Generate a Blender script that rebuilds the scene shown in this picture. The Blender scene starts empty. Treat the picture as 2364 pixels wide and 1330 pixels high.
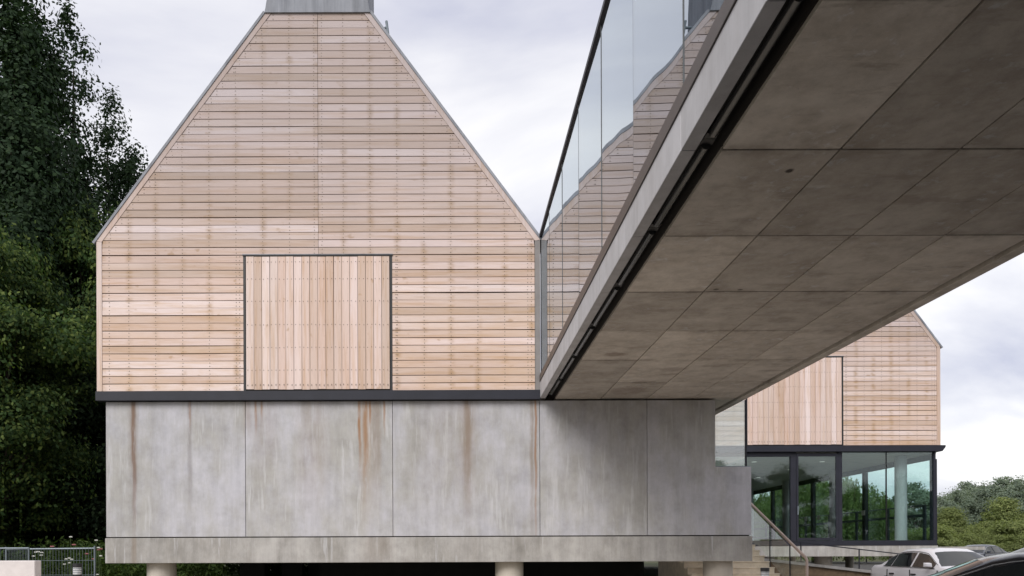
import bpy, bmesh, math, random
import numpy as np
from mathutils import Vector, Matrix
R = math.radians
random.seed(7); rng = np.random.default_rng(11)
scene = bpy.context.scene
COL = scene.collection

# ------------------------------------------------------------------ camera, sky, sun, exposure
EYE = 1.40
cam = bpy.data.cameras.new('camera'); camo = bpy.data.objects.new('camera', cam); COL.objects.link(camo)
cam.sensor_width = 36.0; cam.lens = 36.0*1800/2364
cam.shift_x = 141/2364; cam.shift_y = 615/2364
cam.clip_end = 3000; cam.clip_start = 0.05
camo.location = (0, 0, EYE); camo.rotation_euler = (R(90), 0.0035, 0)
scene.camera = camo

SUN_EL, SUN_AZ = 38, 213          # azimuth clockwise from +Y: the sun stands behind the camera, a little to the left
world = bpy.data.worlds.new('World'); scene.world = world; world.use_nodes = True
wn = world.node_tree; wn.nodes.clear()
def wnode(t, **kw):
    n = wn.nodes.new(t)
    for k, v in kw.items(): setattr(n, k, v)
    return n
wout = wnode('ShaderNodeOutputWorld'); wbg = wnode('ShaderNodeBackground'); wbg.inputs[1].default_value = 0.10
sky = wnode('ShaderNodeTexSky', sky_type='NISHITA', sun_disc=False, sun_elevation=R(SUN_EL), sun_rotation=R(SUN_AZ),
            air_density=1.0, dust_density=2.0, ozone_density=1.5)
tc = wnode('ShaderNodeTexCoord'); sep = wnode('ShaderNodeSeparateXYZ')
wn.links.new(tc.outputs['Generated'], sep.inputs[0])
addz = wnode('ShaderNodeMath', operation='ADD'); addz.inputs[1].default_value = 0.30
wn.links.new(sep.outputs[2], addz.inputs[0])
mx = wnode('ShaderNodeMath', operation='MAXIMUM'); mx.inputs[1].default_value = 0.12; wn.links.new(addz.outputs[0], mx.inputs[0])
dx = wnode('ShaderNodeMath', operation='DIVIDE'); dy = wnode('ShaderNodeMath', operation='DIVIDE')
wn.links.new(sep.outputs[0], dx.inputs[0]); wn.links.new(mx.outputs[0], dx.inputs[1])
wn.links.new(sep.outputs[1], dy.inputs[0]); wn.links.new(mx.outputs[0], dy.inputs[1])
cmb = wnode('ShaderNodeCombineXYZ'); wn.links.new(dx.outputs[0], cmb.inputs[0]); wn.links.new(dy.outputs[0], cmb.inputs[1])
n1 = wnode('ShaderNodeTexNoise'); n1.inputs['Scale'].default_value = 1.5; n1.inputs['Detail'].default_value = 7
n1.inputs['Roughness'].default_value = 0.52; n1.inputs['Distortion'].default_value = 0.6
mp = wnode('ShaderNodeMapping'); mp.inputs['Location'].default_value = (3.3, 1.7, 0); mp.inputs['Rotation'].default_value = (0, 0, R(-20)); mp.inputs['Scale'].default_value = (0.8, 1.3, 1)
wn.links.new(cmb.outputs[0], mp.inputs[0]); wn.links.new(mp.outputs[0], n1.inputs['Vector'])
cr = wnode('ShaderNodeValToRGB'); cr.color_ramp.elements[0].position = 0.30; cr.color_ramp.elements[1].position = 0.66
cr.color_ramp.elements[0].color = (0, 0, 0, 1); cr.color_ramp.elements[1].color = (1, 1, 1, 1)
wn.links.new(n1.outputs[0], cr.inputs[0])
cc = wnode('ShaderNodeMix', data_type='RGBA')                      # thin grey-blue cloud to bright cloud
cc.inputs[6].default_value = (4.5, 4.6, 5.5, 1); cc.inputs[7].default_value = (8.7, 8.55, 8.35, 1)
wn.links.new(cr.outputs[0], cc.inputs[0])
cm = wnode('ShaderNodeMix', data_type='RGBA'); cm.inputs[0].default_value = 0.90
wn.links.new(sky.outputs[0], cm.inputs[6]); wn.links.new(cc.outputs[2], cm.inputs[7])
wn.links.new(cm.outputs[2], wbg.inputs[0]); wn.links.new(wbg.outputs[0], wout.inputs[0])

sun = bpy.data.lights.new('sun', 'SUN'); sun.energy = 2.0; sun.angle = R(32); sun.color = (1.0, 0.97, 0.93)
suno = bpy.data.objects.new('sun', sun); COL.objects.link(suno)
sd = Vector((math.sin(R(SUN_AZ))*math.cos(R(SUN_EL)), math.cos(R(SUN_AZ))*math.cos(R(SUN_EL)), math.sin(R(SUN_EL))))
suno.rotation_euler = sd.to_track_quat('Z', 'Y').to_euler(); suno.location = (-20, -30, 50)
vs = scene.view_settings; vs.view_transform = 'Standard'; vs.look = 'None'; vs.gamma = 1.0; vs.exposure = 0.54
vs.use_curve_mapping = False
scene.render.engine = 'CYCLES'

# ------------------------------------------------------------------ helpers
def empty(name, loc=(0, 0, 0), rz=0, label=None, cat=None, group=None):
    o = bpy.data.objects.new(name, None); COL.objects.link(o); o.location = loc; o.rotation_euler = (0, 0, rz); o.empty_display_size = .2
    return tag(o, label, cat, group)
def tag(o, label=None, cat=None, group=None, kind=None):
    if label: o['label'] = label
    if cat: o['category'] = cat
    if group: o['group'] = group
    if kind: o['kind'] = kind
    return o
def obj(name, verts, faces, mat, parent=None, smooth=None, bevel=0):
    me = bpy.data.meshes.new(name); me.from_pydata([tuple(v) for v in verts], [], faces); me.update()
    bm = bmesh.new(); bm.from_mesh(me)
    bmesh.ops.recalc_face_normals(bm, faces=bm.faces)
    if bevel: bmesh.ops.bevel(bm, geom=bm.edges[:], offset=bevel, segments=1, affect='EDGES', profile=.5)
    bm.to_mesh(me); bm.free()
    if smooth is not None:
        me.shade_smooth(); me.set_sharp_from_angle(angle=R(smooth))
    return link(name, me, mat, parent)
def link(name, me, mat, parent=None):
    if mat and not me.materials: me.materials.append(mat)
    o = bpy.data.objects.new(name, me); COL.objects.link(o)
    if parent: o.parent = parent
    return o
def box_vf(x0, x1, y0, y1, z0, z1):
    v = [(x0, y0, z0), (x1, y0, z0), (x1, y1, z0), (x0, y1, z0), (x0, y0, z1), (x1, y0, z1), (x1, y1, z1), (x0, y1, z1)]
    return v, [(0, 3, 2, 1), (4, 5, 6, 7), (0, 1, 5, 4), (1, 2, 6, 5), (2, 3, 7, 6), (3, 0, 4, 7)]
def box(name, x0, x1, y0, y1, z0, z1, mat, parent=None, bevel=0):
    v, f = box_vf(x0, x1, y0, y1, z0, z1); return obj(name, v, f, mat, parent, bevel=bevel)
def prism_vf(poly, a0, a1, ax='y'):
    """poly in the two axes other than ax, extruded along ax"""
    n = len(poly)
    def P(p, a): return (p[0], a, p[1]) if ax == 'y' else ((a, p[0], p[1]) if ax == 'x' else (p[0], p[1], a))
    v = [P(p, a0) for p in poly] + [P(p, a1) for p in poly]
    f = [tuple(range(n)), tuple(range(2*n-1, n-1, -1))] + [(i, (i+1) % n, n+(i+1) % n, n+i) for i in range(n)]
    return v, f
def prism(name, poly, a0, a1, mat, parent=None, ax='y', bevel=0, smooth=None):
    v, f = prism_vf(poly, a0, a1, ax); return obj(name, v, f, mat, parent, bevel=bevel, smooth=smooth)
def join(parts):
    V, F = [], []
    for v, f in parts:
        b = len(V); V += list(v); F += [tuple(i+b for i in q) for q in f]
    return V, F
def tube_vf(pts, rad, n=8, caps=True):
    pts = [Vector(p) for p in pts]; rs = rad if isinstance(rad, (list, tuple)) else [rad]*len(pts)
    V, F = [], []; prev = None
    for i, p in enumerate(pts):
        t = (pts[min(i+1, len(pts)-1)] - pts[max(i-1, 0)]).normalized()
        if prev is None:
            a = Vector((0, 0, 1)) if abs(t.z) < .9 else Vector((1, 0, 0)); u = t.cross(a).normalized()
        else: u = (prev - t*prev.dot(t)).normalized()
        prev = u; w = t.cross(u)
        V += [p + (u*math.cos(2*math.pi*k/n) + w*math.sin(2*math.pi*k/n))*rs[i] for k in range(n)]
    for i in range(len(pts)-1):
        for k in range(n): F.append((i*n+k, i*n+(k+1) % n, (i+1)*n+(k+1) % n, (i+1)*n+k))
    if caps: F += [tuple(range(n-1, -1, -1)), tuple((len(pts)-1)*n+k for k in range(n))]
    return V, F
def tube(name, pts, rad, mat, parent=None, n=8, smooth=40):
    v, f = tube_vf(pts, rad, n); return obj(name, v, f, mat, parent, smooth=smooth)
def copy_tree(o, parent=None):
    c = o.copy(); COL.objects.link(c); c.parent = parent
    for ch in list(o.children): copy_tree(ch, c)
    return c
def gz(y):                                                       # the ground rises gently away from the camera
    return min(max(0, (y-12)*.0135), .65)

# ------------------------------------------------------------------ materials
class Mat:
    def __init__(s, name, rough=.6, spec=.5, metallic=0):
        s.m = bpy.data.materials.new(name); s.m.use_nodes = True; s.t = s.m.node_tree
        s.b = s.t.nodes['Principled BSDF']; s.out = s.t.nodes['Material Output']
        s.b.inputs['Roughness'].default_value = rough; s.b.inputs['Metallic'].default_value = metallic
        s.b.inputs['Specular IOR Level'].default_value = spec
        s._pos = None
    def n(s, typ, *ins, **props):
        nd = s.t.nodes.new(typ)
        for k, v in props.items(): setattr(nd, k, v)
        for i, v in enumerate(ins):
            if v is None: continue
            s.set(nd.inputs[i], v)
        return nd
    def set(s, sock, v):
        if isinstance(v, bpy.types.NodeSocket): s.t.links.new(v, sock)
        elif isinstance(v, (tuple, list)): sock.default_value = tuple(v) + ((1,) if len(v) == 3 and sock.type == 'RGBA' else ())
        else: sock.default_value = v
    def pos(s):
        if s._pos is None: s._pos = s.n('ShaderNodeNewGeometry').outputs['Position']
        return s._pos
    def math(s, op, a, b=None, c=None, clamp=False): return s.n('ShaderNodeMath', a, b, c, operation=op, use_clamp=clamp).outputs[0]
    def noise(s, scale, detail=4, rough=.55, stretch=(1, 1, 1), off=None, vec=None):
        mp = s.n('ShaderNodeMapping', vec or s.pos()); mp.inputs['Scale'].default_value = stretch
        if off is not None: s.set(mp.inputs['Location'], off)
        nd = s.n('ShaderNodeTexNoise', mp.outputs[0]); nd.inputs['Scale'].default_value = scale
        nd.inputs['Detail'].default_value = detail; nd.inputs['Roughness'].default_value = rough
        return nd.outputs[0]
    def ramp(s, v, stops, interp='LINEAR'):
        nd = s.n('ShaderNodeValToRGB', v); e = nd.color_ramp.elements; nd.color_ramp.interpolation = interp
        while len(e) < len(stops): e.new(.5)
        for el, (p, c) in zip(e, stops):
            el.position = p; el.color = (tuple(c) if isinstance(c, (tuple, list)) else (c, c, c)) + (1,)
        return nd.outputs[0]
    def mix(s, f, a, b, blend='MIX'):
        nd = s.n('ShaderNodeMix', data_type='RGBA', blend_type=blend)
        s.set(nd.inputs[0], f); s.set(nd.inputs[6], a); s.set(nd.inputs[7], b); return nd.outputs[2]
    def rnd(s): return s.n('ShaderNodeObjectInfo').outputs['Random']
    def smooth(s, v, a, b, lo=0., hi=1.):
        nd = s.n('ShaderNodeMapRange', v, a, b, lo, hi, interpolation_type='SMOOTHSTEP'); return nd.outputs[0]
    def bump(s, h, strength=.3, dist=.01):
        nd = s.n('ShaderNodeBump'); nd.inputs['Strength'].default_value = strength; nd.inputs['Distance'].default_value = dist
        s.set(nd.inputs['Height'], h); s.set(s.b.inputs['Normal'], nd.outputs[0]); return nd.outputs[0]
    def color(s, c): s.set(s.b.inputs['Base Color'], c); return s.m

def plain(name, c, rough=.6, spec=.5, metallic=0, var=.12, scale=3.0):
    m = Mat(name, rough, spec, metallic)
    f = m.ramp(m.noise(scale, 5, .6), [(.3, 1-var), (.7, 1+var)])
    return m.color(m.mix(1.0, c, f, 'MULTIPLY'))

def timber(name, vertical=False, grey_top=True):
    m = Mat(name, .75, .25)
    r = m.rnd(); off = m.n('ShaderNodeCombineXYZ', m.math('MULTIPLY', r, 37.), m.math('MULTIPLY', r, 11.), m.math('MULTIPLY', r, 23.)).outputs[0]
    st = (.28, 1, 5) if not vertical else (5, 1, .28)
    st2 = (.06, 1, 1.4) if not vertical else (1.4, 1, .06)
    base = m.ramp(r, [(0, (.63, .485, .43)), (.14, (.51, .38, .30)), (.28, (.71, .58, .55)), (.42, (.58, .445, .375)), (.56, (.66, .52, .47)),
                      (.70, (.48, .36, .285)), (.84, (.76, .645, .625)), (1, (.55, .42, .345))])
    big = m.noise(2.2, 4, .6, st, off)
    col = m.mix(m.smooth(big, .42, .72), base, m.mix(1., base, (.87, .79, .68), 'MULTIPLY'))
    pale = m.noise(1.1, 3, .5, st2, off)
    col = m.mix(m.smooth(pale, .52, .74, 0, .5), col, (.72, .60, .56))
    grain = m.noise(14, 5, .65, st, off)
    col = m.mix(1., col, m.ramp(grain, [(.25, .92), (.75, 1.06)]), 'MULTIPLY')
    knots = m.noise(3.2, 2, .5, (1, 1, 1.6) if not vertical else (1.6, 1, 1), off)
    col = m.mix(m.smooth(knots, .68, .78, 0, .55), col, (.36, .22, .11))
    x, y, z = (m.n('ShaderNodeSeparateXYZ', m.pos()).outputs[i] for i in range(3))
    if not vertical:                                             # tannin bleeding from the nail lines
        ph = m.math('PINGPONG', m.math('ADD', x, 80.05-.03+.0), .308)
        ph = m.math('ABSOLUTE', m.math('SUBTRACT', m.math('MODULO', m.math('ADD', x, 61.6-.03+.308), .616), .308))
        ln = m.smooth(ph, .13, .0)
        bl = m.math('MULTIPLY', ln, m.smooth(m.noise(1.3, 4, .6, (1, 1, .7)), .36, .58))
        bl = m.math('MULTIPLY', bl, m.smooth(m.noise(6., 3, .6, (.4, 1, 1.6), off), .38, .62))
        col = m.mix(m.math('MULTIPLY', bl, .62), col, (.36, .22, .105))
        low = m.math('MULTIPLY', m.smooth(z, 8.6, 5.2), m.smooth(m.noise(.9, 4, .6, (1, 1, 2.), off), .40, .66))
        col = m.mix(m.math('MULTIPLY', low, .36), col, (.55, .365, .21))
    if grey_top:                                                 # upper boards silvered more, plus weaker light put into their colour
        wz = m.math('ADD', z, m.math('MULTIPLY', m.noise(.6, 3), 3.))
        gt = m.smooth(wz, 8.0, 13.5)
        col = m.mix(gt, col, m.mix(1., col, (.72, .745, .80), 'MULTIPLY'))
        col = m.mix(m.math('MULTIPLY', gt, .35), col, (.40, .35, .34))
    m.bump(grain, .25, .004)
    return m.color(col)

def concrete(name, base=(.40, .39, .385), warm=(.35, .325, .29), stains=(), streak=.35, ztop=4.95, blot=.5, scale=1.0, tone=(.92, 1.06), spots=()):
    m = Mat(name, .8, .3); r = m.rnd()
    off = m.n('ShaderNodeCombineXYZ', m.math('MULTIPLY', r, 17.), m.math('MULTIPLY', r, 7.), 0.).outputs[0]
    n1 = m.noise(.9*scale, 8, .7, (1.3, 1.3, .6), off); n2 = m.noise(3.0*scale, 6, .66)
    col = m.mix(m.smooth(n1, .36, .66), base, warm)
    col = m.mix(1., col, m.ramp(n2, [(.28, 1-.20*blot), (.5, 1.), (.74, 1+.16*blot)]), 'MULTIPLY')
    vs_ = m.noise(2.6, 5, .65, (1.6, 1.6, .09))
    col = m.mix(1., col, m.ramp(vs_, [(.3, 1-.45*streak), (.52, 1.), (.75, 1+.30*streak)]), 'MULTIPLY')
    wl = m.noise(5.0, 4, .7, (1.3, 1.3, .12), off)
    col = m.mix(m.smooth(m.math('MULTIPLY', wl, m.smooth(n1, .3, .7, .8, 1.15)), .56, .72, 0, .5*min(blot, 1)), col, (.58, .58, .61))
    brush = m.noise(60, 3, .6, (1.5, 1.5, .05))
    col = m.mix(1., col, m.ramp(brush, [(.3, .95), (.7, 1.04)]), 'MULTIPLY')
    col = m.mix(1., col, m.ramp(r, [(0, tone[0]), (1, tone[1])]), 'MULTIPLY')
    pits = m.noise(45, 2, .5)
    col = m.mix(m.smooth(pits, .70, .78, 0, .35), col, (.16, .15, .14))
    if stains:
        x, y, z = (m.n('ShaderNodeSeparateXYZ', m.pos()).outputs[i] for i in range(3))
        wob = m.math('MULTIPLY', m.math('SUBTRACT', m.noise(1.3, 3, .6, (.2, .2, 1)), .5), .10)
        xw = m.math('ADD', x, wob); rag = m.noise(9, 4, .7, (1, 1, .10))
        for (x0, w, length, st, c, zt) in stains:
            d = m.math('ABSOLUTE', m.math('SUBTRACT', xw, x0))
            k = m.smooth(d, w*1.35, w*.25)
            fall = m.smooth(z, zt-length, zt-length*.25)
            k = m.math('MULTIPLY', m.math('MULTIPLY', k, fall), m.smooth(rag, .28, .50))
            col = m.mix(m.math('MULTIPLY', k, st), col, c)
    if spots:                                                    # drips and water marks with their own outline
        x, y, z = (m.n('ShaderNodeSeparateXYZ', m.pos()).outputs[i] for i in range(3))
        jd = m.math('ABSOLUTE', m.math('SUBTRACT', m.math('MODULO', m.math('ADD', y, 188.-16.34+.94), 1.88), .94))
        k = m.math('MULTIPLY', m.smooth(jd, .22, .0), m.smooth(m.noise(1.7, 5, .65), .46, .62))
        col = m.mix(m.math('MULTIPLY', k, .45), col, (.17, .14, .115))
        wv = m.noise(1.6, 6, .7, (.5, 1.6, 1), off)
        col = m.mix(m.smooth(wv, .56, .66, 0, .38), col, (.20, .165, .135))
        col = m.mix(m.smooth(wv, .40, .33, 0, .35), col, (.55, .52, .49))
        for (sx, sy, rx, ry, st, c) in spots:
            ex = m.math('DIVIDE', m.math('SUBTRACT', x, sx), rx); ey = m.math('DIVIDE', m.math('SUBTRACT', y, sy), ry)
            d = m.math('SQRT', m.math('ADD', m.math('MULTIPLY', ex, ex), m.math('MULTIPLY', ey, ey)))
            d = m.math('ADD', d, m.math('MULTIPLY', m.math('SUBTRACT', m.noise(9, 4, .7), .5), 1.1))
            col = m.mix(m.smooth(d, 1.0, .45, 0, st), col, c)
    m.bump(n2, .12, .01)
    return m.color(col)

def glass(name, r0, tint, gloss=(1, 1, 1), wave=0., wscale=.7, bow=0.):
    m = Mat(name); t = m.t; t.nodes.remove(m.b)
    g = m.n('ShaderNodeNewGeometry')
    dot = m.n('ShaderNodeVectorMath', g.outputs['Normal'], g.outputs['Incoming'], operation='DOT_PRODUCT').outputs['Value']
    om = m.math('SUBTRACT', 1.0, m.math('ABSOLUTE', dot), clamp=True)
    f = m.math('MULTIPLY_ADD', m.math('POWER', om, 5.0), 1-r0, r0, clamp=True)
    tr = m.n('ShaderNodeBsdfTransparent', tint); gl = m.n('ShaderNodeBsdfGlossy', gloss); gl.inputs['Roughness'].default_value = 0.0
    if wave:
        bp = m.n('ShaderNodeBump'); bp.inputs['Strength'].default_value = 1.0; bp.inputs['Distance'].default_value = 1.0
        h = m.math('MULTIPLY', m.noise(wscale, 1, .4), wave)
        if bow:
            ly = m.n('ShaderNodeSeparateXYZ', m.n('ShaderNodeTexCoord').outputs['Object']).outputs[1]
            h = m.math('ADD', h, m.math('MULTIPLY', m.math('MULTIPLY', ly, ly), bow))
        m.set(bp.inputs['Height'], h); m.set(gl.inputs['Normal'], bp.outputs[0])
    mixs = m.n('ShaderNodeMixShader', f, tr.outputs[0], gl.outputs[0]); t.links.new(mixs.outputs[0], m.out.inputs[0])
    return m.m

def leafmat(name, c1, c2, c3, trans=.35):
    m = Mat(name, .65, .12); g = m.n('ShaderNodeNewGeometry')
    col = m.ramp(g.outputs['Random Per Island'], [(0, c1), (.55, c2), (1, c3)])
    col = m.mix(1., col, m.ramp(m.noise(.5, 3), [(.3, .75), (.7, 1.25)]), 'MULTIPLY')
    m.color(col)
    tl = m.n('ShaderNodeBsdfTranslucent', m.mix(1., col, (1.2, 1.3, .6), 'MULTIPLY'))
    ms = m.n('ShaderNodeMixShader', trans, m.b.outputs[0], tl.outputs[0]); m.t.links.new(ms.outputs[0], m.out.inputs[0])
    return m.m

def glow(name, c, e):
    m = Mat(name, .4); m.b.inputs['Emission Color'].default_value = tuple(c)+(1,); m.b.inputs['Emission Strength'].default_value = e
    return m.color(tuple(c))

RUST, BRN, DRK = (.27, .135, .06), (.20, .135, .085), (.15, .13, .115)
W = {}
W['board'] = timber('oak_boards'); W['plank'] = timber('oak_planks', True, False); W['trim'] = timber('oak_trim', True, True)
W['gap'] = plain('dark_backing', (.018, .014, .011), .9)
W['nail'] = plain('nail_steel', (.13, .10, .08), .5, .4, .3)
W['steel'] = plain('painted_steel', (.017, .018, .027), .5, .35, 0, .15)
W['steelbrown'] = plain('bronze_channel', (.06, .048, .044), .45, .5)
W['zinc'] = concrete('zinc_sheet', (.27, .28, .31), (.22, .23, .26), streak=.75, blot=.3)
W['postgrey'] = plain('weathered_post', (.20, .185, .18), .6)
W['galv'] = plain('galvanised_steel', (.18, .21, .235), .5, .4, .35)
wall_st = [(-7.31, .055, 3.9, .85, (.16, .095, .07), 5.0), (-7.31, .12, 2.6, .35, BRN, 5.0), (-6.02, .06, 3.6, .42, DRK, 5.0), (-6.02, .03, .9, .5, RUST, 5.0),
  (-4.70, .10, 1.3, .40, BRN, 5.0), (-4.50, .035, 1.0, .65, RUST, 5.0), (-4.36, .03, .6, .6, RUST, 5.0), (-4.30, .35, 2.2, .22, BRN, 5.0), (-3.2, .4, 2.8, .25, BRN, 4.4),
  (-2.10, .035, 1.9, .9, RUST, 5.0), (-1.96, .06, 2.6, .8, RUST, 5.0), (-1.95, .16, 3.6, .35, (.30, .19, .10), 5.0), (-1.85, .03, .9, .8, RUST, 5.0), (-1.70, .12, 3.2, .45, BRN, 5.0), (-1.52, .03, 1.0, .65, RUST, 5.0),
  (.40, .10, 3.4, .55, BRN, 5.0), (.40, .22, 2.4, .25, BRN, 4.6), (1.97, .03, 4.2, .75, RUST, 5.0), (1.88, .05, 4.0, .45, BRN, 5.0), (.0, .9, 3.5, .12, BRN, 5.0)]
W['wall'] = concrete('cast_concrete_wall', (.445, .44, .475), (.35, .34, .325), wall_st, streak=.24, blot=.8, scale=.8)
W['plinth'] = concrete('concrete_edge_beam', (.40, .385, .37), (.28, .265, .245), [(-7.31, .07, 1.2, .4, BRN, 1.9), (-1.7, .4, 1.2, .2, BRN, 1.9), (.4, .4, 1.0, .25, DRK, 1.9)], streak=.4, blot=.9)
W['column'] = concrete('concrete_column', (.48, .44, .39), (.44, .40, .34), streak=.15, blot=.25)
W['soffit'] = concrete('soffit_panels', (.50, .455, .41), (.39, .345, .30), streak=0, blot=1.0, scale=1.3, tone=(.78, 1.15), spots=[(3.19, 7.32, .05, .06, .9, (.02, .012, .01)), (2.97, 14.05, .26, .20, .55, (.15, .10, .07)), (3.62, 10.60, .05, .04, .8, (.05, .04, .03)), (3.95, 10.62, .05, .04, .8, (.05, .04, .03)), (4.35, 15.2, .35, .25, .35, (.16, .12, .10)), (5.1, 12.0, .3, .2, .35, (.18, .15, .12)), (3.9, 17.2, .5, .6, .35, (.17, .12, .10))])
W['fascia'] = concrete('fascia_concrete', (.43, .425, .445), (.36, .35, .36), streak=.25, blot=.3)
W['dark'] = plain('dark_metal', (.012, .012, .013), .5)
W['joint'] = plain('silicone_joint', (.08, .085, .09), .6)
W['tubecover'] = plain('tube_cover', (.05, .05, .05), .2, .6)
W['bglass'] = glass('bridge_glass', .46, (.34, .38, .41), (.89, .95, 1.0), wave=.0045, wscale=.6, bow=.0030)
W['cglass'] = glass('clear_glass', .05, (.95, .985, .975), (1, 1, 1), wave=.004, wscale=.6)
W['sglass'] = glass('screen_glass', .16, (.93, .97, .965), (1, 1, 1), wave=.004, wscale=.6)
W['tglass'] = glass('tinted_glass', .06, (.88, .96, .95), (.95, 1, 1), wave=.004, wscale=.6)
W['plaster'] = plain('ceiling_plaster', (.40, .39, .36), .8)
W['floor'] = plain('oak_floor', (.30, .24, .18), .4)
W['stone'] = plain('pale_stone', (.76, .66, .53), .75, .3, 0, .14, 6)
W['render'] = plain('pale_render', (.62, .57, .56), .8, .3, 0, .08, 4)
W['rail'] = plain('oak_handrail', (.42, .32, .27), .5)
W['brick'] = plain('brown_wall', (.22, .155, .10), .85, .3, 0, .25, 9)
W['asphalt'] = plain('asphalt', (.07, .067, .064), .85, .3, 0, .2, 5)
W['bounce'] = plain('bounce_ground', (.46, .41, .35), .9, .3, 0, .2, 7)  # bright ground colour meant to throw light upwards
W['black_back'] = plain('undercroft_shade', (.02, .02, .02), .9)  # near-black colour stands in for the shade under the house
W['bark'] = plain('bark', (.05, .04, .03), .9, .2, 0, .3, 6)

# ------------------------------------------------------------------ ground
def ground():
    ys = [-900, -60, 0, 12, 20, 30, 40, 52, 60.15, 120, 900]
    V, F = [], []
    for y in ys:
        for x in (-900, 900): V.append((x, y, gz(y)))
    for i in range(len(ys)-1): F.append((2*i, 2*i+1, 2*i+3, 2*i+2))
    m = Mat('ground_grass', .9, .2)
    n = m.noise(.7, 6, .7); m.color(m.mix(m.smooth(n, .4, .65), (.045, .06, .02), (.075, .062, .035)))
    tag(obj('ground', V, F, m.m), kind='structure')
    V, F = [], []
    ys = [-40, 0, 12, 17.6, 26.5, 34, 42, 52, 60.15, 66]
    def row(y, x0, x1): return [(x0, y, gz(y)+.006), (x1, y, gz(y)+.006)]
    for y in ys: V += row(y, -9 if y < 17 else 8.3 if y < 27 else 19.0, 60)
    for i in range(len(ys)-1): F.append((2*i, 2*i+1, 2*i+3, 2*i+2))
    tag(obj('car_park', V, F, W['asphalt']), kind='structure')
    tag(obj('bounce_apron', [(-8.9, 8.6, .012), (8.2, 8.6, .012), (8.2, 12, .012), (-8.9, 12, .012), (8.2, 17.55, gz(17.55)+.012), (-8.9, 17.55, gz(17.55)+.012)], [(0, 1, 2, 3), (3, 2, 4, 5)], W['bounce']), kind='structure')  # unseen pale ground added to bounce light onto the bridge soffit
ground()

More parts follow.
